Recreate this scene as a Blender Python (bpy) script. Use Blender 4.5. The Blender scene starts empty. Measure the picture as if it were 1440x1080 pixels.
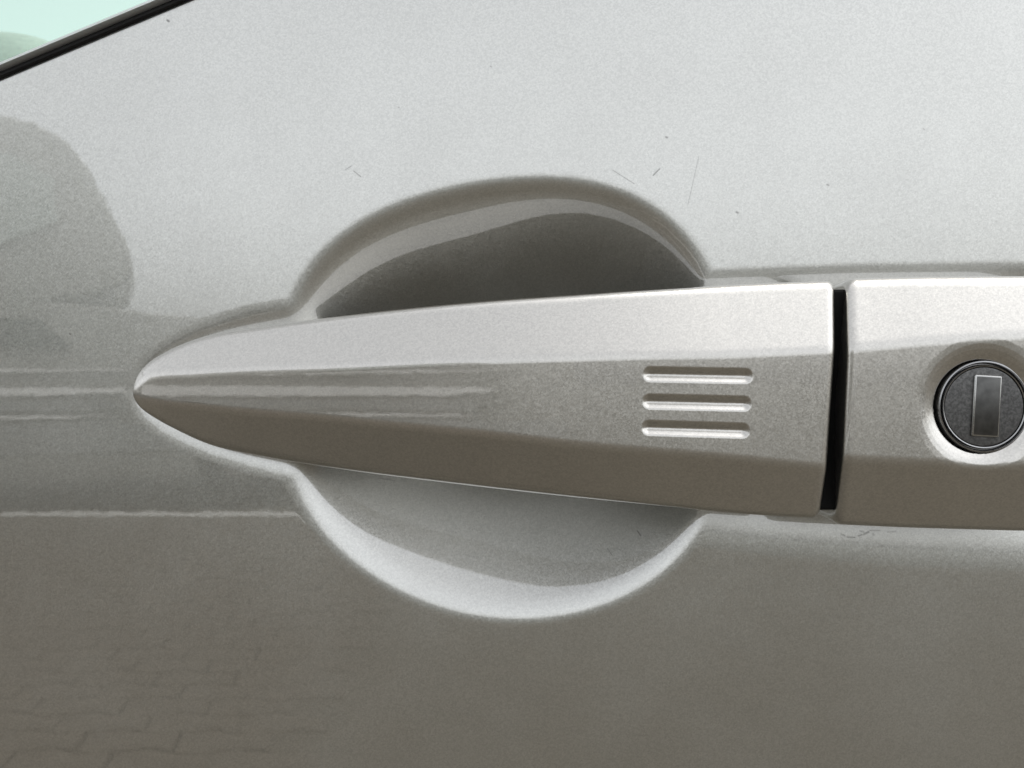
import bpy, bmesh, math, random
import numpy as np
from mathutils import Vector, Matrix

random.seed(4); rng = np.random.default_rng(4)
sc = bpy.context.scene
R = math.radians

# ------------------------------------------------------------------ camera, sky, sun, exposure
F, DIST, HC = 1247.0, 0.200, 0.95          # focal length in photo pixels, metres to the door skin, camera height
cd = bpy.data.cameras.new("camera"); cam = bpy.data.objects.new("camera", cd)
sc.collection.objects.link(cam)
cam.location = (0, -DIST, HC); cam.rotation_euler = (R(90), 0, 0)
cd.sensor_width = 36; cd.lens = F / 1440 * 36
cd.clip_start = 0.01; cd.clip_end = 3000
cd.dof.use_dof = True; cd.dof.focus_distance = DIST - 0.024; cd.dof.aperture_fstop = 40.0
sc.camera = cam

SUN_EL, SUN_AZ = R(62), R(62)             # azimuth clockwise from +Y: over the roof of the car: the door itself stands in open shade
w = bpy.data.worlds.new("World"); sc.world = w; w.use_nodes = True
nt = w.node_tree; nt.nodes.clear()
sky = nt.nodes.new("ShaderNodeTexSky"); sky.sky_type = 'NISHITA'; sky.sun_disc = False
sky.sun_elevation = SUN_EL; sky.sun_rotation = SUN_AZ
sky.air_density = 1.0; sky.dust_density = 4.0; sky.ozone_density = 1.0
hsv = nt.nodes.new("ShaderNodeHueSaturation"); hsv.inputs['Saturation'].default_value = 0.14
bg = nt.nodes.new("ShaderNodeBackground"); bg.inputs['Strength'].default_value = 0.15
wo = nt.nodes.new("ShaderNodeOutputWorld")
nt.links.new(sky.outputs[0], hsv.inputs['Color']); nt.links.new(hsv.outputs[0], bg.inputs[0]); nt.links.new(bg.outputs[0], wo.inputs[0])

sl = bpy.data.lights.new("sun", 'SUN'); sun = bpy.data.objects.new("sun", sl); sc.collection.objects.link(sun)
sl.energy = 0.5; sl.angle = R(40); sl.color = (1.0, 0.95, 0.87)
sdir = Vector((math.sin(SUN_AZ) * math.cos(SUN_EL), math.cos(SUN_AZ) * math.cos(SUN_EL), math.sin(SUN_EL)))
sun.rotation_euler = sdir.to_track_quat('Z', 'Y').to_euler()
sun.location = sdir * 20

sc.view_settings.view_transform = 'Standard'; sc.view_settings.look = 'None'
sc.view_settings.gamma = 1; sc.view_settings.exposure = 1.37
sc.cycles.use_denoising = True; sc.cycles.denoiser = 'OPENIMAGEDENOISE'; sc.cycles.denoising_input_passes = 'RGB_ALBEDO_NORMAL'
sc.cycles.max_bounces = 10

# ------------------------------------------------------------------ helpers
def link(o, parent=None):
    sc.collection.objects.link(o)
    if parent is not None: o.parent = parent
    return o

def tag(o, label=None, cat=None, group=None, kind=None):
    for k, v in (('label', label), ('category', cat), ('group', group), ('kind', kind)):
        if v: o[k] = v
    return o

def empty(name, loc=(0, 0, 0)):
    o = bpy.data.objects.new(name, None); o.location = loc; o.empty_display_size = 0.05
    return link(o)

def mesh_np(name, V, Q, mat, parent=None, smooth=True, flip=False, T=None):
    """V (n,3), Q (m,4) quads, T (k,3) triangles"""
    V = np.asarray(V, np.float32).reshape(-1, 3); Q = np.asarray(Q, np.int32).reshape(-1, 4)
    if flip: Q = Q[:, ::-1]
    loops = Q.ravel(); starts = np.arange(len(Q)) * 4
    if T is not None:
        T = np.asarray(T, np.int32).reshape(-1, 3)
        if flip: T = T[:, ::-1]
        starts = np.concatenate([starts, len(loops) + np.arange(len(T)) * 3]); loops = np.concatenate([loops, T.ravel()])
    me = bpy.data.meshes.new(name)
    me.vertices.add(len(V)); me.vertices.foreach_set('co', V.ravel())
    me.loops.add(len(loops)); me.loops.foreach_set('vertex_index', loops.astype(np.int32))
    me.polygons.add(len(starts)); me.polygons.foreach_set('loop_start', starts.astype(np.int32))
    me.update(calc_edges=True); me.validate()
    if smooth: me.polygons.foreach_set('use_smooth', np.ones(len(me.polygons), bool))
    if mat: me.materials.append(mat)
    return link(bpy.data.objects.new(name, me), parent)

def grid_quads(n, m, wrap=False):
    i = np.arange(n - 1)[:, None]; j = np.arange(m if wrap else m - 1)[None, :]; j2 = (j + 1) % m
    return np.stack([i * m + j, (i + 1) * m + j, (i + 1) * m + j2, i * m + j2], -1).reshape(-1, 4)

def bm_obj(name, bm, mat, parent=None, smooth=False, angle=None):
    bmesh.ops.recalc_face_normals(bm, faces=bm.faces[:])
    me = bpy.data.meshes.new(name); bm.to_mesh(me); bm.free()
    if smooth: me.polygons.foreach_set('use_smooth', np.ones(len(me.polygons), bool))
    if angle is not None: me.set_sharp_from_angle(angle=R(angle))
    me.materials.append(mat)
    return link(bpy.data.objects.new(name, me), parent)

def spline(xs, ys):
    xs = np.asarray(xs, float); ys = np.asarray(ys, float); n = len(xs); h = np.diff(xs)
    A = np.zeros((n, n)); r = np.zeros(n); A[0, 0] = A[-1, -1] = 1
    for i in range(1, n - 1):
        A[i, i - 1] = h[i - 1]; A[i, i] = 2 * (h[i - 1] + h[i]); A[i, i + 1] = h[i]
        r[i] = 6 * ((ys[i + 1] - ys[i]) / h[i] - (ys[i] - ys[i - 1]) / h[i - 1])
    M = np.linalg.solve(A, r)
    def f(x):
        x = np.asarray(x, float); i = np.clip(np.searchsorted(xs, x) - 1, 0, n - 2)
        a = (xs[i + 1] - x) / h[i]; b = (x - xs[i]) / h[i]
        return a * ys[i] + b * ys[i + 1] + ((a**3 - a) * M[i] + (b**3 - b) * M[i + 1]) * h[i]**2 / 6
    return f

def sstep(a, b, x):
    t = np.clip((x - a) / (b - a), 0, 1); return t * t * (3 - 2 * t)

def smax(a, b, k):
    h = np.clip(0.5 + 0.5 * (a - b) / k, 0, 1); return b * (1 - h) + a * h + k * h * (1 - h)

def poly_sdf(px, py, poly):
    """signed distance, positive inside"""
    poly = np.asarray(poly, float); d2 = np.full(px.shape, 1e18); ins = np.zeros(px.shape, bool)
    for (ax, ay), (bx, by) in zip(poly, np.roll(poly, -1, 0)):
        ex, ey = bx - ax, by - ay; wx, wy = px - ax, py - ay
        t = np.clip((wx * ex + wy * ey) / (ex * ex + ey * ey + 1e-12), 0, 1)
        d2 = np.minimum(d2, (wx - ex * t)**2 + (wy - ey * t)**2)
        c = ((ay > py) != (by > py)); 
        with np.errstate(divide='ignore', invalid='ignore'):
            xi = ax + (py - ay) * ex / (ey if ey else 1e-12)
        ins ^= c & (px < xi)
    d = np.sqrt(d2); return np.where(ins, d, -d)

def nodes(name):
    m = bpy.data.materials.new(name); m.use_nodes = True; t = m.node_tree
    p = t.nodes['Principled BSDF']; return m, t, p

def add(t, kind, **kw):
    n = t.nodes.new(kind)
    for k, v in kw.items():
        if k in n.inputs: n.inputs[k].default_value = v
        else: setattr(n, k, v)
    return n

def simple(name, col, rough=0.5, metal=0.0, coat=0.0, noise=0.12, scale=40.0, spec=0.5):
    m, t, p = nodes(name)
    n = add(t, 'ShaderNodeTexNoise'); n.inputs['Scale'].default_value = scale; n.inputs['Detail'].default_value = 4
    tc = add(t, 'ShaderNodeTexCoord'); t.links.new(tc.outputs['Object'], n.inputs['Vector'])
    r = add(t, 'ShaderNodeValToRGB')
    r.color_ramp.elements[0].position = 0.3; r.color_ramp.elements[1].position = 0.7
    r.color_ramp.elements[0].color = tuple(c * (1 - noise) for c in col) + (1,)
    r.color_ramp.elements[1].color = tuple(min(1, c * (1 + noise)) for c in col) + (1,)
    t.links.new(n.outputs['Fac'], r.inputs[0]); t.links.new(r.outputs[0], p.inputs['Base Color'])
    p.inputs['Roughness'].default_value = rough; p.inputs['Metallic'].default_value = metal
    p.inputs['Coat Weight'].default_value = coat; p.inputs['Specular IOR Level'].default_value = spec
    return m

# ------------------------------------------------------------------ materials
PXM = DIST / F                              # metres per photo pixel on the door skin

SCRATCH = [  # hairline scratches and specks on the door skin (pixel x1,y1,x2,y2, half width, strength)
    (862, 239, 892, 258, 0.55, 0.43), (919, 246, 928, 237, 0.7, 0.58), (968, 286, 983, 220, 0.5, 0.31),
    (486, 238, 494, 233, 0.5, 0.39), (497, 240, 507, 248, 0.6, 0.47), (234, 27, 236, 28.5, 1.2, 0.62),
    (937, 192, 938.5, 193, 1.0, 0.55), (1036, 298, 1038, 299, 1.1, 0.55), (1164, 259, 1166, 260, 1.0, 0.47),
    (560, 150, 561, 150.5, 0.8, 0.39), (98, 469, 98.6, 470, 0.9, 0.55), (690, 92, 691, 93, 0.8, 0.39),
    (1185, 752, 1190, 754, 0.9, 0.39), (1193, 756, 1204, 756.5, 0.8, 0.43), (1209, 754.5, 1214, 753, 0.9, 0.47), (1217, 752, 1224, 749, 1.1, 0.47), (1226, 747, 1240, 747, 0.8, 0.35),
    (1251, 749, 1262, 748.5, 0.7, 0.27), (1212, 748, 1217, 749, 0.9, 0.31), (1230, 752, 1231, 753, 1.2, 0.31),
    (858, 778, 864, 786, 0.7, 0.35), (901, 752, 905, 758, 0.8, 0.55), (528, 678, 548, 682, 0.7, 0.23), (1300, 180, 1301, 181, .8, 0.39)]

SCUFF = [(918, 307, 936, 318, .5, .22), (936, 318, 951, 333, .5, .30), (951, 333, 966, 348, .5, .34), (966, 348, 981, 368, .55, .40), (981, 368, 994, 395, .55, .38),
         (928, 320, 944, 333, .45, .18), (944, 333, 958, 349, .45, .24), (958, 349, 972, 368, .45, .22), (972, 368, 986, 392, .45, .26), (872, 288, 905, 297, .45, .14),
         (905, 297, 930, 309, .45, .16), (950, 356, 966, 376, .4, .16), (408, 668, 424, 702, .45, .16), (424, 702, 449, 738, .45, .2), (449, 738, 480, 768, .45, .2), (480, 768, 520, 795, .45, .14)]

def paint(name, marks=(), PAINT=None, scuffs=()):
    PAINT = PAINT or globals()["PAINT"]
    m, t, p = nodes(name); L = t.links.new
    tc = add(t, 'ShaderNodeTexCoord'); geo = add(t, 'ShaderNodeNewGeometry')
    # metallic flake: every cell turns its own way
    acc = None
    for scl, amt in ((4000, 0.034), (2000, 0.008)):
        v = add(t, 'ShaderNodeTexVoronoi'); v.inputs['Scale'].default_value = scl; v.inputs['Randomness'].default_value = 1.0
        L(tc.outputs['Object'], v.inputs['Vector'])
        s = add(t, 'ShaderNodeVectorMath', operation='SUBTRACT'); L(v.outputs['Color'], s.inputs[0]); s.inputs[1].default_value = (.5, .5, .5)
        k = add(t, 'ShaderNodeVectorMath', operation='SCALE'); L(s.outputs[0], k.inputs[0]); k.inputs['Scale'].default_value = amt * 2
        a = add(t, 'ShaderNodeVectorMath', operation='ADD'); L(k.outputs[0], a.inputs[0])
        L((acc or geo).outputs['Normal' if acc is None else 0], a.inputs[1]); acc = a
    nn = add(t, 'ShaderNodeVectorMath', operation='NORMALIZE'); L(acc.outputs[0], nn.inputs[0])
    L(nn.outputs[0], p.inputs['Normal'])
    # clear coat with a little orange peel
    nz = add(t, 'ShaderNodeTexNoise'); nz.inputs['Scale'].default_value = 260; nz.inputs['Detail'].default_value = 2
    L(tc.outputs['Object'], nz.inputs['Vector'])
    bp = add(t, 'ShaderNodeBump'); bp.inputs['Strength'].default_value = 0.010; bp.inputs['Distance'].default_value = 0.0004
    L(nz.outputs['Fac'], bp.inputs['Height']); L(bp.outputs[0], p.inputs['Coat Normal'])
    # colour: champagne silver, flakes differ a little, faint dust
    v2 = add(t, 'ShaderNodeTexVoronoi'); v2.inputs['Scale'].default_value = 3300; L(tc.outputs['Object'], v2.inputs['Vector'])
    sx = add(t, 'ShaderNodeSeparateColor'); L(v2.outputs['Color'], sx.inputs[0])
    rp = add(t, 'ShaderNodeValToRGB'); rp.color_ramp.elements[0].color = (PAINT[0] * .90, PAINT[1] * .90, PAINT[2] * .90, 1)
    rp.color_ramp.elements[1].color = (min(1, PAINT[0] * 1.10), min(1, PAINT[1] * 1.10), min(1, PAINT[2] * 1.10), 1)
    L(sx.outputs[0], rp.inputs[0]); col = rp.outputs[0]
    dn = add(t, 'ShaderNodeTexNoise'); dn.inputs['Scale'].default_value = 38; dn.inputs['Detail'].default_value = 6; L(tc.outputs['Object'], dn.inputs['Vector'])
    dr = add(t, 'ShaderNodeMapRange'); L(dn.outputs['Fac'], dr.inputs[0])
    for k, v in (('From Min', .4), ('From Max', .75), ('To Min', PAINT_R - .02), ('To Max', PAINT_R + .05)): dr.inputs[k].default_value = v
    L(dr.outputs[0], p.inputs['Roughness'])
    # scratches and specks, distance to short segments in the door plane
    if marks:
        sp = add(t, 'ShaderNodeSeparateXYZ'); L(tc.outputs['Object'], sp.inputs[0])
        cv = add(t, 'ShaderNodeCombineXYZ'); L(sp.outputs[0], cv.inputs[0]); L(sp.outputs[2], cv.inputs[1])
        def union(marks):
            tot = None
            for (x1, y1, x2, y2, hw, st) in marks:
                A = Vector(((x1 - 720) * PXM, (540 - y1) * PXM, 0)); B = Vector(((x2 - 720) * PXM, (540 - y2) * PXM, 0)); E = B - A
                pa = add(t, 'ShaderNodeVectorMath', operation='SUBTRACT'); L(cv.outputs[0], pa.inputs[0]); pa.inputs[1].default_value = A
                dt = add(t, 'ShaderNodeVectorMath', operation='DOT_PRODUCT'); L(pa.outputs[0], dt.inputs[0]); dt.inputs[1].default_value = E / E.length_squared
                cl = add(t, 'ShaderNodeClamp'); L(dt.outputs['Value'], cl.inputs[0])
                sc_ = add(t, 'ShaderNodeVectorMath', operation='SCALE'); sc_.inputs[0].default_value = E; L(cl.outputs[0], sc_.inputs['Scale'])
                df = add(t, 'ShaderNodeVectorMath', operation='DISTANCE'); L(pa.outputs[0], df.inputs[0]); L(sc_.outputs[0], df.inputs[1])
                mr = add(t, 'ShaderNodeMapRange'); L(df.outputs['Value'], mr.inputs[0])
                for k, v in (('From Min', hw * PXM * .6), ('From Max', hw * PXM * 1.9), ('To Min', st), ('To Max', 0.0)): mr.inputs[k].default_value = v
                if tot is None: tot = mr.outputs[0]
                else:
                    mx = add(t, 'ShaderNodeMath', operation='MAXIMUM'); L(tot, mx.inputs[0]); L(mr.outputs[0], mx.inputs[1]); tot = mx.outputs[0]
            return tot
        tot = union(marks)
        mix = add(t, 'ShaderNodeMix', data_type='RGBA'); L(tot, mix.inputs[0]); L(col, mix.inputs[6]); mix.inputs[7].default_value = (.03, .028, .025, 1)
        col = mix.outputs[2]
        if scuffs:
            sf = union(scuffs); m2 = add(t, 'ShaderNodeMix', data_type='RGBA'); L(sf, m2.inputs[0]); L(col, m2.inputs[6]); m2.inputs[7].default_value = (.75, .74, .70, 1); col = m2.outputs[2]
            mm = add(t, 'ShaderNodeMapRange'); L(sf, mm.inputs[0]); mm.inputs['To Min'].default_value = PAINT_M; mm.inputs['To Max'].default_value = 0.0; L(mm.outputs[0], p.inputs['Metallic'])
        iv = add(t, 'ShaderNodeMath', operation='SUBTRACT'); iv.inputs[0].default_value = 1; L(tot, iv.inputs[1]); L(iv.outputs[0], p.inputs['Coat Weight'])
    else: p.inputs['Coat Weight'].default_value = 1.0
    L(col, p.inputs['Base Color'])
    p.inputs['Metallic'].default_value = PAINT_M
    p.inputs['Coat Roughness'].default_value = 0.012; p.inputs['Coat IOR'].default_value = PAINT_COAT
    return m

PAINT, PAINT_R, PAINT_M, PAINT_COAT = (0.485, 0.486, 0.455), 0.325, 0.98, 2.3
M_DOOR = paint("champagne_paint", SCRATCH, None, SCUFF)
M_HAND = paint("champagne_paint_handle", (), (0.485, 0.468, 0.428))
M_RUBBER = simple("black_rubber", (0.01, 0.01, 0.01), 0.7, noise=.2, scale=300, spec=.25)
M_GREYTRIM = simple("grey_trim", (0.5, 0.515, 0.51), 0.38, noise=.06, scale=200)
M_GAP = simple("black_gasket", (0.004, 0.004, 0.004), 0.75, noise=.2, spec=.15)
M_FABRIC = simple("seat_fabric", (0.42, 0.43, 0.41), 0.9, noise=.1, scale=300)
M_LOCKRING = simple("polished_steel", (0.34, 0.34, 0.34), 0.24, 1.0, noise=.08, scale=500)
M_CHROMED = simple("bright_steel", (.42, .42, .41), .22, 1.0, noise=.1, scale=900)
M_KEY = simple("steel_shutter", (0.10, 0.10, 0.097), 0.34, 0.9, noise=.25, scale=500)

def worn_black():
    m, t, p = nodes("worn_black_metal"); L = t.links.new; tc = add(t, 'ShaderNodeTexCoord')
    n = add(t, 'ShaderNodeTexNoise'); n.inputs['Scale'].default_value = 1500; n.inputs['Detail'].default_value = 8; n.inputs['Roughness'].default_value = .7
    L(tc.outputs['Object'], n.inputs['Vector'])
    r = add(t, 'ShaderNodeValToRGB'); e = r.color_ramp.elements
    e[0].position = .42; e[0].color = (.10, .10, .10, 1); e[1].position = .74; e[1].color = (.24, .24, .24, 1)
    L(n.outputs['Fac'], r.inputs[0]); L(r.outputs[0], p.inputs['Base Color'])
    p.inputs['Metallic'].default_value = .85; p.inputs['Roughness'].default_value = .3
    return m
M_PLUG = worn_black()

def glass(name, col):
    m, t, p = nodes(name); p.inputs['Base Color'].default_value = col + (1,)
    p.inputs['Transmission Weight'].default_value = 1; p.inputs['Roughness'].default_value = 0.0; p.inputs['IOR'].default_value = 1.5
    return m
M_GLASS = glass("green_tinted_glass", (.47, .615, .535))

# ------------------------------------------------------------------ the door
door = empty("car", (0, 0, HC))
tag(door, "champagne silver car, its door close up with pull handle, finger recess and key lock", "car")

# belt line of the window (photo pixels at the skin): from (0,108) to (257,0)
BA = np.array([0.0, 108.0]); BD = np.array([257.0, -108.0]); BD /= np.linalg.norm(BD); BN = np.array([BD[1], -BD[0]])   # BN points up-left
if BN[1] > 0: BN = -BN

CUP = [(395, 550), (399, 470), (408, 430), (430, 390), (468, 346), (520, 311), (580, 284), (650, 265), (720, 256), (780, 255), (840, 262), (895, 281), (945, 317), (983, 363),
       (1003, 400), (1016, 470), (1020, 560), (1014, 650), (1002, 718), (960, 772), (915, 814), (860, 843), (800, 861), (750, 867), (700, 866), (640, 857), (580, 836),
       (520, 801), (470, 761), (430, 711), (410, 668), (399, 630)]
CC = np.array([706.0, 560.0])
_c = np.array(CUP, float) - CC; _th = np.arctan2(_c[:, 1], _c[:, 0]); _o = np.argsort(_th); _th = _th[_o]; _r = np.hypot(*_c[_o].T)
_sp = spline(np.concatenate([_th[-6:] - 2 * np.pi, _th, _th[:6] + 2 * np.pi]), np.concatenate([_r[-6:], _r, _r[:6]]))
_ft = np.fft.rfft(_sp(np.linspace(-np.pi, np.pi, 720, endpoint=False))) / 720
def cup_R(th, nh=9):
    out = np.full(th.shape, _ft[0].real)
    for k in range(1, nh + 1):
        c = _ft[k] * np.exp(1j * k * np.pi) * math.exp(-(k / 7.5)**4); out = out + 2 * (c.real * np.cos(k * th) - c.imag * np.sin(k * th))
    return out
_t = np.linspace(-40, 330, 1500)
_m = np.interp(_t, [-40, -14, -6, 4, 14, 24, 36, 60, 100, 160, 250, 300, 330], [0, 0, .10, .32, .49, .57, .57, .525, .43, .29, .09, 0, 0])
_k = np.exp(-0.5 * (np.arange(-24, 25) / 9.0)**2); _k /= _k.sum(); _m = np.convolve(np.pad(_m, 24, mode='edge'), _k, 'valid')
_dep = np.concatenate([[0], np.cumsum((_m[1:] + _m[:-1]) / 2 * np.diff(_t))])
LEDGE = [(197, 549), (200, 537), (208, 521), (224, 505), (248, 489), (276, 474), (314, 461), (352, 449), (400, 440), (520, 425), (800, 406), (1000, 397), (1100, 393), (1200, 389), (1440, 386), (1620, 388), (1660, 420),
         (1672, 560), (1660, 730), (1620, 780), (1440, 774), (1300, 768), (1180, 759), (1080, 749), (1000, 739), (800, 713), (560, 684), (400, 657), (350, 644), (300, 628), (262, 612), (230, 594), (209, 576), (200, 563)]

def skin_depth(u, v):
    """inward depth of the door skin in metres, u and v in photo pixels"""
    x = (u - 720) * PXM; z = (540 - v) * PXM
    base = z * z / (2 * 6.0) + (x + 0.05)**2 / (2 * 40.0)
    dx, dy = u - CC[0], v - CC[1]; rr = np.hypot(dx, dy); RR = cup_R(np.arctan2(dy, dx))
    t = RR - rr
    cup = np.interp(t, _t, _dep, left=0) * PXM
    near = (u > 120) & (u < 1720) & (v > 320) & (v < 840)
    s = np.full(u.shape, -1e3); s[near] = poly_sdf(u[near], v[near], LEDGE)
    rt = sstep(420, 1000, u); rl = rt * sstep(500, 620, v)
    ledge = (0.0016 * (1 - rt) + 0.0019 * rt) * (lambda t: t * t * (1.6 - .6 * t))(np.clip((s + 22 + 16 * rl) / (60 + 40 * rl), 0, 1))
    rec = (cup**2.5 + ledge**2.5)**(1 / 2.5)
    # the edge at the window belt turns inward
    p = (u - BA[0]) * BN[0] + (v - BA[1]) * BN[1]
    fold = np.where(p > 0, np.minimum(p * PXM * 1.6, 0.02), 0) + 0.0006 * sstep(-6, 2, p)
    return base + rec + fold

def lines(lo, hi, step, far_lo, far_hi):
    a = list(np.arange(lo, hi + step, step)); s, c = step, lo
    left = []
    while c > far_lo: s *= 1.25; c -= s; left.append(c)
    s, c = step, a[-1]; right = []
    while c < far_hi: s *= 1.25; c += s; right.append(c)
    return np.array(left[::-1] + a + right)

us = lines(-40, 1500, 2.4, -4600, 2600); vs = lines(-40, 1130, 2.4, -1500, 4200)
U, Vv = np.meshgrid(us, vs, indexing='ij')
Y = skin_depth(U, Vv)
P = np.stack([(U - 720) * PXM, Y, (540 - Vv) * PXM], -1)
Q = grid_quads(len(us), len(vs))
pp = ((U - BA[0]) * BN[0] + (Vv - BA[1]) * BN[1]).ravel()
Q = Q[(pp[Q] < 38).all(1)]
used = np.unique(Q); remap = -np.ones(len(pp), int); remap[used] = np.arange(len(used))
mesh_np("door_skin", P.reshape(-1, 3)[used], remap[Q], M_DOOR, door, flip=True)

# ---- window belt: rubber seal, grey trim, glass
def strip(name, prof, mat, a=-700, b=2600, n=60):
    """sweep a closed profile (pixels up the belt normal, metres toward camera) along the belt"""
    V = []; ss = np.linspace(a, b, n)
    for s in ss:
        for (q, d) in prof:
            u, v = BA + BD * s + BN * q
            base = ((540 - v) * PXM)**2 / 12.0 + ((u - 720) * PXM + .05)**2 / 80.0
            V.append(((u - 720) * PXM, base - d, (540 - v) * PXM))
    m = len(prof); q = grid_quads(n, m, True)
    o = mesh_np(name, V, q, mat, door)
    bm = bmesh.new(); bm.from_mesh(o.data)
    bm.verts.ensure_lookup_table()
    bm.faces.new([bm.verts[i] for i in range(m)]); bm.faces.new([bm.verts[(n - 1) * m + i] for i in range(m)][::-1])
    bmesh.ops.recalc_face_normals(bm, faces=bm.faces[:]); bm.to_mesh(o.data); bm.free()
    o.data.set_sharp_from_angle(angle=R(50))
    return o
strip("belt_seal", [(-0.5, -.004), (0.3, -.0006), (2.5, .0001), (6, .0000), (12, -.0012), (14.5, -.003), (14.5, -.012), (-0.5, -.012)], M_RUBBER)
strip("belt_trim", [(11.5, -.0028), (12.4, .0002), (13.4, .0011), (18, .0004), (23, -.0007), (25.6, -.0016), (27.2, -.0036), (27.2, -.014), (11.5, -.014)], M_GREYTRIM)
strip("window_glass", [(10, -.0115), (2400, -.0115), (2400, -.0155), (10, -.0155)], M_GLASS, -2600, 3000, 2)

# ------------------------------------------------------------------ handle sections
def rounded(poly, rad, nseg, narc):
    """poly list of (K,2) arrays (stations x 2: depth, z) -> (K, M, 2) with rounded corners; open polyline, ends kept"""
    n = len(poly); out = [poly[0][:, None, :]]; cur = poly[0]
    for i in range(1, n):
        if i < n - 1:
            a, b, c = poly[i - 1], poly[i], poly[i + 1]
            la = np.linalg.norm(a - b, axis=1, keepdims=True) + 1e-9; lc = np.linalg.norm(c - b, axis=1, keepdims=True) + 1e-9
            r = np.minimum(rad[i], 0.45 * np.minimum(la, lc))
            s = b + (a - b) / la * r; e = b + (c - b) / lc * r
        else: s = poly[i]
        k = nseg[i - 1]; t = np.linspace(0, 1, k + 1)[1:]
        out.append(cur[:, None, :] + (s - cur)[:, None, :] * t[None, :, None])
        if i < n - 1:
            t = np.linspace(0, 1, narc + 1)[1:][None, :, None]
            out.append((1 - t)**2 * s[:, None, :] + 2 * t * (1 - t) * b[:, None, :] + t * t * e[:, None, :]); cur = e
    return np.concatenate(out, 1)

def loft(name, xs, df, dback, vT, vUC, vLC, vB, tilt_t, tilt_b, inset, shear, endw, disp, rads, nseg, parent, mat):
    """xs stations (metres); df, dback depths; v* functions of photo u; all control lines lie at their own depth"""
    K = len(xs); sF = (DIST - df) / F
    uF = 720 + xs / sF
    wt = np.maximum(vUC(uF) - vT(uF), 0) * sF; wb = np.maximum(vB(uF) - vLC(uF), 0) * sF
    dT = df - wt * np.tan(tilt_t); dB = df - wb * np.tan(tilt_b)
    def z_of(vf, d): s = (DIST - d) / F; return (540 - vf(720 + xs / s)) * s
    zT, zB, zU, zL = z_of(vT, dT), z_of(vB, dB), z_of(vUC, df), z_of(vLC, df)
    zm = (zT + zB) / 2
    dT = np.maximum(dT, dback + .0012); dB = np.maximum(dB, dback + .0012)
    zT = np.maximum(zT - inset, zm); zB = np.minimum(zB + inset, zm); dfi = df - inset * .9; dT = dT - inset * .5; dB = dB - inset * .5
    st = lambda d, z: np.stack([d, z], -1)
    B1 = st(dback, zm + (zT - zm) * .97 - 0.00); B2 = st(dback, zm + (zB - zm) * .97)
    zU2 = np.minimum(zU, zT); zL2 = np.maximum(zL, zB)
    sec = rounded([B1, st(dT, zT), st(dfi, zU2), st(dfi, zL2), st(dB, zB), B2], [0] + rads + [0], nseg, 10)     # (K,M,2)
    M = sec.shape[1]; d, z = sec[..., 0], sec[..., 1]
    X = xs[:, None] + shear(uF)[:, None] * (z - 0.0)
    X = X + endw(uF)[:, None] * xs[:, None] * np.clip(df[:, None] - d, 0, .008) / (DIST - df[:, None])
    uu = 720 + X * F / (DIST - d); vv = 540 - z * F / (DIST - d)
    front = d > (df[:, None] - .012)
    d = d - disp(uu, vv) * front
    P = np.stack([X, -d, z], -1)
    q = grid_quads(K, M, True)
    c0 = P[0].mean(0); c1 = P[-1].mean(0); V = np.concatenate([P.reshape(-1, 3), [c0], [c1]])
    j = np.arange(M); j2 = (j + 1) % M; b = (K - 1) * M
    T = np.concatenate([np.stack([j2, j, np.full(M, K * M)], -1)[:, ::-1], np.stack([b + j, b + j2, np.full(M, K * M + 1)], -1)[:, ::-1]])
    o = mesh_np(name, V, q, mat, parent, T=T)
    bm = bmesh.new(); bm.from_mesh(o.data); bmesh.ops.recalc_face_normals(bm, faces=bm.faces[:]); bm.to_mesh(o.data); bm.free()
    o.data.set_sharp_from_angle(angle=R(48))
    return o

def qs(pts, u0):   # spline against sqrt(u-u0): blunt noses
    u = np.array([p[0] for p in pts], float); v = np.array([p[1] for p in pts], float)
    f = spline(np.sqrt(np.maximum(u - u0, 0)), v)
    return lambda x: f(np.sqrt(np.clip(x, u0, u[-1]) - u0))

U0 = 187.0
gT = qs([(187, 552), (189, 537), (194, 524), (203, 512), (220, 499), (250, 484), (300, 468), (350, 460), (400, 453), (500, 440), (600, 429), (700, 420), (800, 413), (900, 406), (1000, 400), (1100, 395), (1200, 392)], U0)
gU = qs([(187, 552), (190, 545), (197, 538), (208, 531), (225, 527), (260, 525), (340, 520), (480, 515), (600, 509), (700, 505), (824, 501), (958, 498), (1021, 497), (1158, 491), (1220, 489)], U0)
gL = qs([(187, 552), (190, 556), (197, 560), (208, 563), (230, 567), (267, 571), (367, 581), (480, 591), (560, 599), (691, 612), (824, 627), (958, 638), (1021, 643), (1154, 656), (1220, 660)], U0)
gB = qs([(187, 552), (189, 562), (194, 571), (203, 580), (220, 592), (250, 608), (300, 629), (350, 640), (400, 649), (500, 665), (600, 678), (700, 690), (800, 701), (900, 711), (1000, 720), (1100, 728), (1200, 733)], U0)

D0 = 0.0022
x_tip = (U0 - 720) * (DIST - D0) / F; x_end = (1171.5 - 720) * (DIST - 0.030) / F
def g_depth(x):
    t = np.clip((x - x_tip) / (x_end - x_tip), 0, 1)
    return D0 + 0.003 * (1 - np.exp(-np.sqrt(t + 1e-9) / 0.16)) + 0.0248 * np.sin(np.pi / 2 * np.minimum(t / .86, 1))**1.2
L_ = x_end - x_tip
sa, sb = (892 - 720) * .170 / F, (1070 - 720) * .170 / F
gx = np.concatenate([x_tip + L_ * 0.14 * np.linspace(0.0, 1, 110)**2.2, np.linspace(x_tip + L_ * .14, sa, 150)[1:], np.linspace(sa, sb, 190)[1:],
                     np.linspace(sb, x_end - .0016, 26)[1:], x_end - .0016 * (1 - np.sin(np.linspace(0, np.pi / 2, 12)[1:]))])
gd = g_depth(gx); gu = 720 + gx * F / (DIST - gd)
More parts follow.
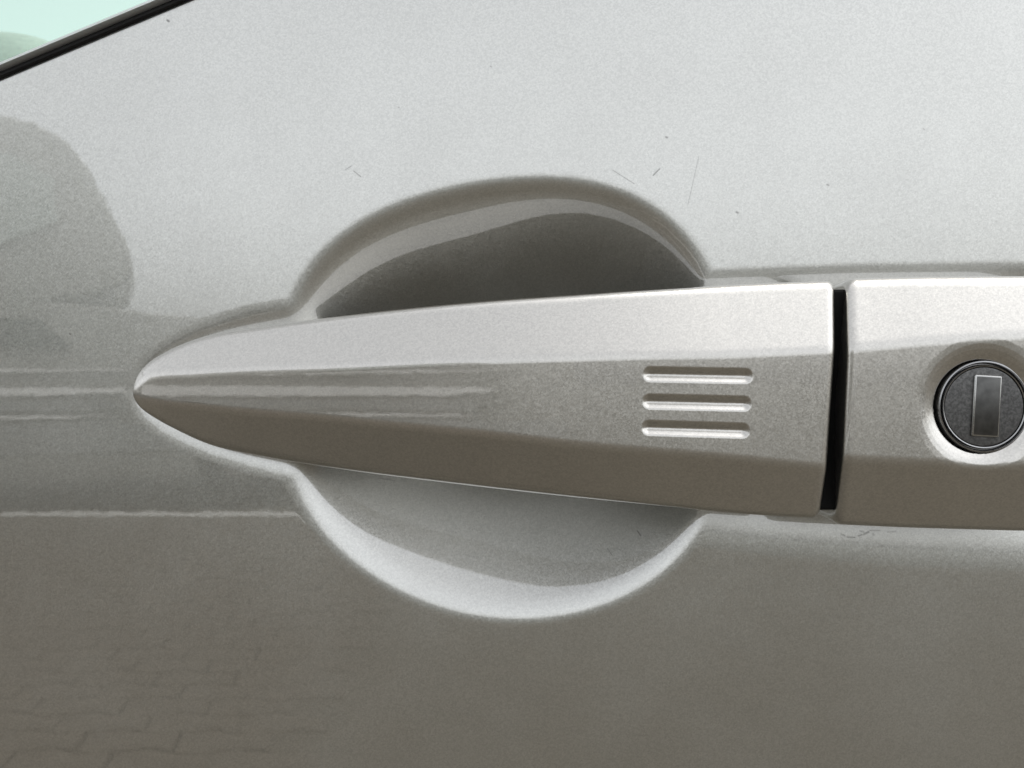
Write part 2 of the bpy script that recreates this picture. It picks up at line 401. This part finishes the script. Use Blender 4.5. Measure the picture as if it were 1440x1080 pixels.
grip_back = -0.006 + (gd - 0.012 + 0.006) * sstep(400, 470, gu) * (1 - sstep(975, 1040, gu))
re = np.clip(gx - (x_end - .0016), 0, .0016); g_in = .0016 - np.sqrt(np.maximum(.0016**2 - re**2, 0))
SLOTS = [(905, 526.0, 1058, 528.5), (904, 564.5, 1056, 567.5), (903, 601.5, 1054, 605.5)]
def slot_disp(u, v):
    out = np.zeros(u.shape); near = (u > 880) & (u < 1080) & (v > 505) & (v < 630)
    uu, v_ = u[near], v[near]; acc = np.zeros(uu.shape); hh = 10.0
    for (x1, y1, x2, y2) in SLOTS:
        ax, ay, bx, by = x1 + hh, y1, x2 - hh, y2; ex, ey = bx - ax, by - ay
        t = np.clip(((uu - ax) * ex + (v_ - ay) * ey) / (ex * ex + ey * ey), 0, 1)
        dd = np.hypot(uu - ax - ex * t, v_ - ay - ey * t)
        acc = np.maximum(acc, np.interp(dd, [0, 1.0, 2.2, 8.6, 9.8, 10.8, 11.6], np.array([1.0, .985, .91, .17, .06, .015, 0]) * .00092))
    out[near] = acc; return out
loft("pull_grip", gx, gd, grip_back, gT, gU, gL, gB, R(27), R(30), g_in, lambda u: 0.066 * sstep(850, 1150, u), lambda u: .6 * sstep(1040, 1170, u), slot_disp,
     [.0022, .0011, .0011, .0022], [14, 40, 190, 34, 14], door, M_HAND)

# ---- lock cover
LC = (1384.0, 572.0)
x0c = (1190 - 720) * .170 / F; x1c = (1650 - 720) * .170 / F
ca, cb = (1275 - 720) * .170 / F, (1495 - 720) * .170 / F
rf = .0022
cx = np.concatenate([x0c + rf * (1 - np.cos(np.linspace(0, np.pi / 2, 14))), np.linspace(x0c + rf, ca, 40)[1:], np.linspace(ca, cb, 200)[1:], np.linspace(cb, x1c - .012, 24)[1:],
                     x1c - .012 * (1 - np.sin(np.linspace(0, np.pi / 2, 18)[1:]))])
cdp = np.full(len(cx), .0300) + .0008 * sstep(x0c, x0c + .03, cx)
le = np.clip(x0c + rf - cx, 0, rf); ri = np.clip(cx - (x1c - .012), 0, .012)
c_in = (rf - np.sqrt(np.maximum(rf**2 - le**2, 0))) * .8 + (.012 - np.sqrt(np.maximum(.012**2 - ri**2, 0))) * .9
lin = lambda pts: (lambda f: (lambda x: f(x)))(lambda x: np.interp(x, [p[0] for p in pts], [p[1] for p in pts]))
cT = lin([(1150, 390), (1200, 389), (1300, 387), (1440, 386), (1660, 386)])
cU = lin([(1150, 492), (1194, 488), (1303, 478), (1440, 469), (1660, 462)])
cL = lin([(1150, 644), (1182, 646), (1303, 652), (1440, 656), (1660, 662)])
cB = lin([(1150, 738), (1200, 741), (1300, 745), (1440, 749), (1660, 752)])
def lock_disp(u, v):
    r = np.hypot(u - LC[0], v - LC[1])
    return np.interp(r, [0, 62, 64.5, 67, 71, 76, 82, 89, 98], np.array([6.0, 6.0, 3.2, 1.25, .98, .64, .32, .1, 0]) * .001)
loft("lock_cover", cx, cdp, np.full(len(cx), -.006), cT, cU, cL, cB, R(27), R(30), c_in, lambda u: np.full(u.shape, .045), lambda u: .6 * (1 - sstep(1200, 1290, u)), lock_disp,
     [.0026, .0013, .0013, .0026], [16, 40, 190, 36, 16], door, M_HAND)

# black gasket between grip and lock cover
def box_bm(bm, lo, hi, bev=0, seg=2, shear=0.0):
    r = bmesh.ops.create_cube(bm, size=1.0); vv = r['verts']
    for v in vv:
        v.co = Vector([lo[i] + (v.co[i] + .5) * (hi[i] - lo[i]) for i in range(3)])
    if bev: bmesh.ops.bevel(bm, geom=[e for e in bm.edges if e.verts[0] in vv], offset=bev, segments=seg, affect='EDGES', profile=.5)
    if shear:
        for v in bm.verts: v.co.x += shear * v.co.z
bm = bmesh.new()
gs = .178 / F
box_bm(bm, ((1150 - 720) * gs, -.0225, (540 - 717) * gs), ((1206 - 720) * gs, .008, (540 - 407) * gs), .0006, 2, .055)
bm_obj("gap_gasket", bm, M_GAP, door)

# ---- key lock: bezel, plug, key shutter
dl = .0300 + .0008 - .0011; sl_ = (DIST - dl) / F
LX, LZ = (LC[0] + 1 - 720) * sl_, (540 - LC[1]) * sl_
def lathe(name, prof, mat, parent, n=96):
    """prof: (radius px, metres toward camera)"""
    V = []
    for (r, d) in prof:
        a = np.arange(n) / n * 2 * np.pi
        V.append(np.stack([LX + r * sl_ * np.cos(a), np.full(n, -(dl + d)), LZ + r * sl_ * np.sin(a)], -1))
    V = np.concatenate(V); q = grid_quads(len(prof), n, True)
    o = mesh_np(name, V, q, mat, parent, flip=False)
    bm = bmesh.new(); bm.from_mesh(o.data); bmesh.ops.recalc_face_normals(bm, faces=bm.faces[:]); bm.to_mesh(o.data); bm.free()
    o.data.set_sharp_from_angle(angle=R(40)); return o
lk = lathe("key_lock", [(66, -.004), (66, -.0006), (64.5, -.0001), (62.8, .0000), (61.2, -.0003), (60.6, -.0010), (59.6, -.0010), (59.2, -.0004), (58.2, -.0001), (56.8, -.0002), (56.2, -.0006), (56, -.004)], M_LOCKRING, door)
pl = lathe("lock_plug", [(56.0, -.003), (56.0, -.0005), (55.2, -.0003), (53, -.00028), (20, -.00025), (.5, -.00025)], M_PLUG, lk)
bm = bmesh.new()
box_bm(bm, (-19.5 * sl_, -.0004, -43.5 * sl_), (19.5 * sl_, .001, 43.5 * sl_), .00034, 3)
kf = bm_obj("shutter_rim", bm, M_CHROMED, lk, True, 60)
kf.location = (LX + 2 * sl_, -(dl - .00002), LZ + 1 * sl_); kf.rotation_euler = (0, R(3.2), 0)
bm = bmesh.new()
box_bm(bm, (-17.2 * sl_, -.00043, -41.2 * sl_), (17.2 * sl_, .001, 41.2 * sl_), .00012, 2)
ks = bm_obj("key_shutter", bm, M_KEY, lk, True, 30)
ks.location = kf.location; ks.rotation_euler = kf.rotation_euler

# ------------------------------------------------------------------ behind the glass: the top of a seat
seat = empty("seat", (-.335, .42, -.001))
seat.parent = door
def ellipsoid(name, rx, ry, rz, e, mat, parent, loc):
    n, m = 48, 32; th = np.linspace(-np.pi, np.pi, n, endpoint=False); ph = np.linspace(-np.pi / 2 + .01, np.pi / 2 - .01, m)
    sg = lambda c, p: np.sign(c) * np.abs(c)**p
    PH, TH = np.meshgrid(ph, th, indexing='ij')
    V = np.stack([rx * sg(np.cos(PH), e) * sg(np.cos(TH), e), ry * sg(np.cos(PH), e) * sg(np.sin(TH), e), rz * sg(np.sin(PH), e)], -1)
    o = mesh_np(name, V, grid_quads(m, n, True), mat, parent); o.location = loc
    bm = bmesh.new(); bm.from_mesh(o.data); bmesh.ops.recalc_face_normals(bm, faces=bm.faces[:]); bm.to_mesh(o.data); bm.free(); return o
ellipsoid("seat_back", .10, .12, .30, .62, M_FABRIC, seat, (0, 0, -.08))
ellipsoid("head_rest", .06, .13, .10, .55, M_FABRIC, seat, (-.19, 0, .36))

# ------------------------------------------------------------------ what the paint reflects: the street side of the car
M_EARTH = simple("ground_asphalt", (.046, .045, .036), .9, noise=.2, scale=3)
M_PAVER = simple("paver_concrete", (.066, .055, .041), .9, noise=.22, scale=9)
M_JOINT = simple("joint_sand", (.02, .0185, .016), .95, noise=.2, scale=60)
M_WHITE = simple("white_line_paint", (.4, .4, .38), .7, noise=.12, scale=12)
M_STRIPE = simple("stripe_white", (.62, .62, .6), .4, noise=.03)
M_VGLASS = simple("sky_tone_glass", (.25, .28, .262), .1, noise=.05)  # opaque: the sky mirrored in the window is painted into its colour
M_VAN = simple("van_beige", (.165, .163, .15), .35, coat=.5, noise=.03, scale=2)
M_CARA = simple("car_grey", (.16, .165, .16), .35, coat=1, noise=.03, scale=2)
M_CARB = simple("car_white", (.3, .3, .29), .35, coat=1, noise=.03, scale=2)
M_DGLASS = simple("dark_glass", (.02, .025, .024), .05, noise=.02)
M_TYRE = simple("tyre_rubber", (.02, .02, .02), .8)
M_ALLOY = simple("alloy_wheel", (.5, .5, .5), .3, 1)
M_CHROME = simple("chrome", (.75, .75, .75), .12, 1)
M_LENS = simple("lamp_lens", (.6, .6, .62), .12, .3)

def plane(name, x0, x1, y0, y1, z, mat, kind='structure'):
    bm = bmesh.new(); vs_ = [bm.verts.new(c) for c in ((x0, y0, z), (x1, y0, z), (x1, y1, z), (x0, y1, z))]; bm.faces.new(vs_)
    o = bm_obj(name, bm, mat); tag(o, kind=kind); return o
plane("ground", -900, 900, -1500, 900, -0.052, M_EARTH)
bed = plane("pavement", -9, 9, -5.75, 3.0, -0.010, M_JOINT)

M_SLAB = simple("added_slab_concrete", (.058, .050, .037), .9, noise=.12, scale=7)
plane("added_slab", -.80, 9, -5.75, 3.0, -.0035, M_SLAB)  # plain ground added so no paver joints show in the door's reflection
plane("added_slab", -9, -.80, -.94, 3.0, -.0035, M_SLAB)  # added as well: keeps joints from mirroring in the handle's lower facet
# interlocking wavy pavers
PL, PW = .24, .12
def paver_pts():
    a, b = PL / 2 - .0045, PW / 2 - .0062; n = 10; pts = []
    w = lambda x: .013 * math.sin(x / PL * 2 * math.pi); k = .2 * b
    for i in range(n + 1): x = -a + 2 * a * i / n - k; pts.append((x, -b + w(x)))
    for i in range(n + 1): x = a - 2 * a * i / n + k; pts.append((x, b - w(x)))
    return pts
PTS = paver_pts()
def paver_bm(bm, ox=0, oy=0, oz=0):
    top = [bm.verts.new((ox + x * .975, oy + y * .95, oz + .004)) for x, y in PTS]
    mid = [bm.verts.new((ox + x, oy + y, oz)) for x, y in PTS]; lo = [bm.verts.new((ox + x, oy + y, oz - .02)) for x, y in PTS]
    bm.faces.new(top); n = len(PTS)
    for i in range(n):
        j = (i + 1) % n
        bm.faces.new((mid[i], mid[j], top[j], top[i])); bm.faces.new((lo[i], lo[j], mid[j], mid[i]))
bm = bmesh.new(); paver_bm(bm); first = bm_obj("paver", bm, M_PAVER, bed); used0 = False
far = bmesh.new(); cnt = 0
for r in range(-4, 46):
    y = -.55 - r * PW
    if y > -.98: continue
    for c in range(-24, 22):
        x = c * PL + (.5 * PL if r % 2 else 0) + r * PW * 0.0
        if -3.3 < x < -.5 and 1.0 < -y < 3.4 and cnt < 300:
            o = first if not used0 else link(first.copy(), bed); used0 = True; cnt += 1
            o.location = (x, y, random.uniform(-.0012, .0012)); o.rotation_euler = (R(random.gauss(0, .35)), R(random.gauss(0, .35)), 0)
        elif -5.0 < x < -.5: paver_bm(far, x, y, random.uniform(-.0012, .0012))
fo = bm_obj("paver_field", far, M_PAVER, bed); fo['kind'] = 'stuff'

def marking(y, x0, x1, wd):
    bm = bmesh.new(); box_bm(bm, (x0, y - wd / 2, -.048), (x1, y + wd / 2, .012), .006, 1)
    return bm_obj("kerb", bm, M_WHITE)
kb = marking(-5.83, -9, -1.32, .15); tag(kb, kind='structure')

def prism(name, prof, half, mat, parent, bev=.03, tumble=None, seg=3):
    """side profile (x,z) swept across y, sides leaning in where tumble says so"""
    n = len(prof); ks_ = [(-1, 1), (-.9, 1), (.9, 1), (1, 1)]
    bm = bmesh.new(); rings = []
    for s in (-1, 1):
        rings.append([bm.verts.new((x, s * half * (1 - (tumble(z) if tumble else 0)), z)) for x, z in prof])
    bm.faces.new(rings[0]); bm.faces.new(rings[1][::-1])
    for i in range(n): j = (i + 1) % n; bm.faces.new((rings[0][i], rings[0][j], rings[1][j], rings[1][i]))
    bmesh.ops.recalc_face_normals(bm, faces=bm.faces[:])
    if bev: bmesh.ops.bevel(bm, geom=[e for e in bm.edges if e.verts[0].co.y * e.verts[1].co.y > 0], offset=bev, segments=seg, affect='EDGES', profile=.6)
    return bm_obj(name, bm, mat, parent, True, 35)

def panel(name, pts, yfun, mat, parent, th=.02):
    bm = bmesh.new(); a = [bm.verts.new((x, yfun(z), z)) for x, z in pts]; b = [bm.verts.new((x, yfun(z) - th, z)) for x, z in pts]
    bm.faces.new(a); bm.faces.new(b[::-1])
    for i in range(len(pts)): j = (i + 1) % len(pts); bm.faces.new((a[i], a[j], b[j], b[i]))
    return bm_obj(name, bm, mat, parent)

def wheel(x, y, rad, parent):
    bm = bmesh.new()
    r = bmesh.ops.create_cone(bm, segments=40, radius1=rad, radius2=rad, depth=.2, cap_ends=True)
    bmesh.ops.rotate(bm, verts=bm.verts, cent=(0, 0, 0), matrix=Matrix.Rotation(R(90), 3, 'X'))
    bmesh.ops.bevel(bm, geom=[e for e in bm.edges if len(e.link_faces) == 2 and abs(e.link_faces[0].normal.dot(e.link_faces[1].normal)) < .5], offset=.03, segments=2, affect='EDGES')
    o = bm_obj("wheel", bm, M_TYRE, parent, True, 40); o.location = (x, y, rad)
    bm = bmesh.new()
    bmesh.ops.create_cone(bm, segments=32, radius1=rad * .66, radius2=rad * .2, depth=.03, cap_ends=True)
    bmesh.ops.rotate(bm, verts=bm.verts, cent=(0, 0, 0), matrix=Matrix.Rotation(R(-90), 3, 'X'))
    c = bm_obj("rim", bm, M_ALLOY, o, True, 40); c.location = (0, .108, 0)

# motor caravan standing behind the camera, on the left
mv = empty("motorhome", (-2.0, -7.25, 0))
mv.rotation_euler = (0, 0, R(-23)); mv.location = Vector((-2.70, -6.1, 0)) - Matrix.Rotation(R(-23), 3, 'Z') @ Vector((-.70, 1.135, 0))
tag(mv, "pale motorhome with bulging overcab parked across from the car door", "motorhome")
prism("body", [(-6.6, .42), (.75, .42), (.9, .62), (.92, .95), (.80, 1.25), (.38, 1.42), (-.37, 1.48), (-1.26, 1.56), (-.93, 1.63), (-.76, 1.72), (-.70, 1.86), (-.76, 2.05), (-.88, 2.30), (-1.0, 2.56), (-1.14, 2.76), (-1.36, 2.88), (-1.8, 2.93), (-6.6, 2.97)], 1.1, M_VAN, mv, .04)
yv = lambda z: 1.135
panel("side_window", [(-3.1, 1.75), (-1.55, 1.95), (-1.2, 2.15), (-1.22, 2.45), (-1.5, 2.62), (-3.1, 2.66)], yv, M_VGLASS, mv)
panel("side_stripe", [(-6.5, 1.02), (-1.6, 1.035), (-.15, 1.065), (-1.6, 1.055), (-6.5, 1.05)], yv, M_STRIPE, mv)
panel("side_stripe", [(-6.5, .84), (-1.4, .865), (-.75, .885), (-.45, .905), (-.75, .915), (-1.4, .925), (-6.5, .945)], yv, M_STRIPE, mv)
panel("side_stripe", [(-6.5, .685), (-1.2, .70), (-.8, .712), (-1.2, .716), (-6.5, .718)], yv, M_STRIPE, mv)
panel("side_moulding", [(-6.5, .74), (-1.0, .75), (-.7, .79), (-1.0, .82), (-6.5, .825)], yv, M_CARA, mv)
panel("cab_window", [(-2.6, 1.22), (-1.1, 1.22), (-1.3, 1.42), (-2.6, 1.44)], yv, M_DGLASS, mv)
panel("sill_panel", [(-6.5, .44), (.7, .44), (.75, .66), (-6.5, .66)], yv, M_CARA, mv)
for x_ in (.1, -4.8): wheel(x_, .95, .36, mv)

def parked_car(x, y, body, label):
    c = empty("parked_car", (x, y, 0)); tag(c, label, "parked car")
    tb = lambda z: 0.0 if z < .95 else (z - .95) / .55 * .17
    prism("body", [(-2.05, .28), (2.0, .28), (2.1, .55), (2.02, .78), (1.0, .95), (.25, 1.38), (-.2, 1.46), (-1.2, 1.42), (-1.85, 1.05), (-2.08, .9), (-2.12, .55)], .88, body, c, .05, tb)
    yf = lambda z: .88 * (1 - tb(z)) + .02
    panel("window", [(-.02, .98), (.82, .98), (.22, 1.32), (-.02, 1.36)], yf, M_DGLASS, c); panel("window", [(-1.35, .99), (-.1, .98), (-.1, 1.37), (-1.05, 1.34)], yf, M_DGLASS, c)
    panel("window_trim", [(-1.4, .94), (.9, .94), (.9, .965), (-1.4, .965)], yf, M_CHROME, c)
    panel("door_handle", [(-1.2, .82), (-1.0, .82), (-1.0, .85), (-1.2, .85)], lambda z: .92, M_CHROME, c); panel("door_handle", [(-.2, .82), (0, .82), (0, .85), (-.2, .85)], lambda z: .92, M_CHROME, c)
    panel("headlight", [(1.65, .66), (2.03, .64), (2.0, .76), (1.7, .80)], lambda z: .9, M_LENS, c)
    for s in (-1.3, 1.35): wheel(s, .8, .32, c)
    return c
parked_car(8.2, -8.6, M_CARA, "dark grey hatchback parked across the paved yard")
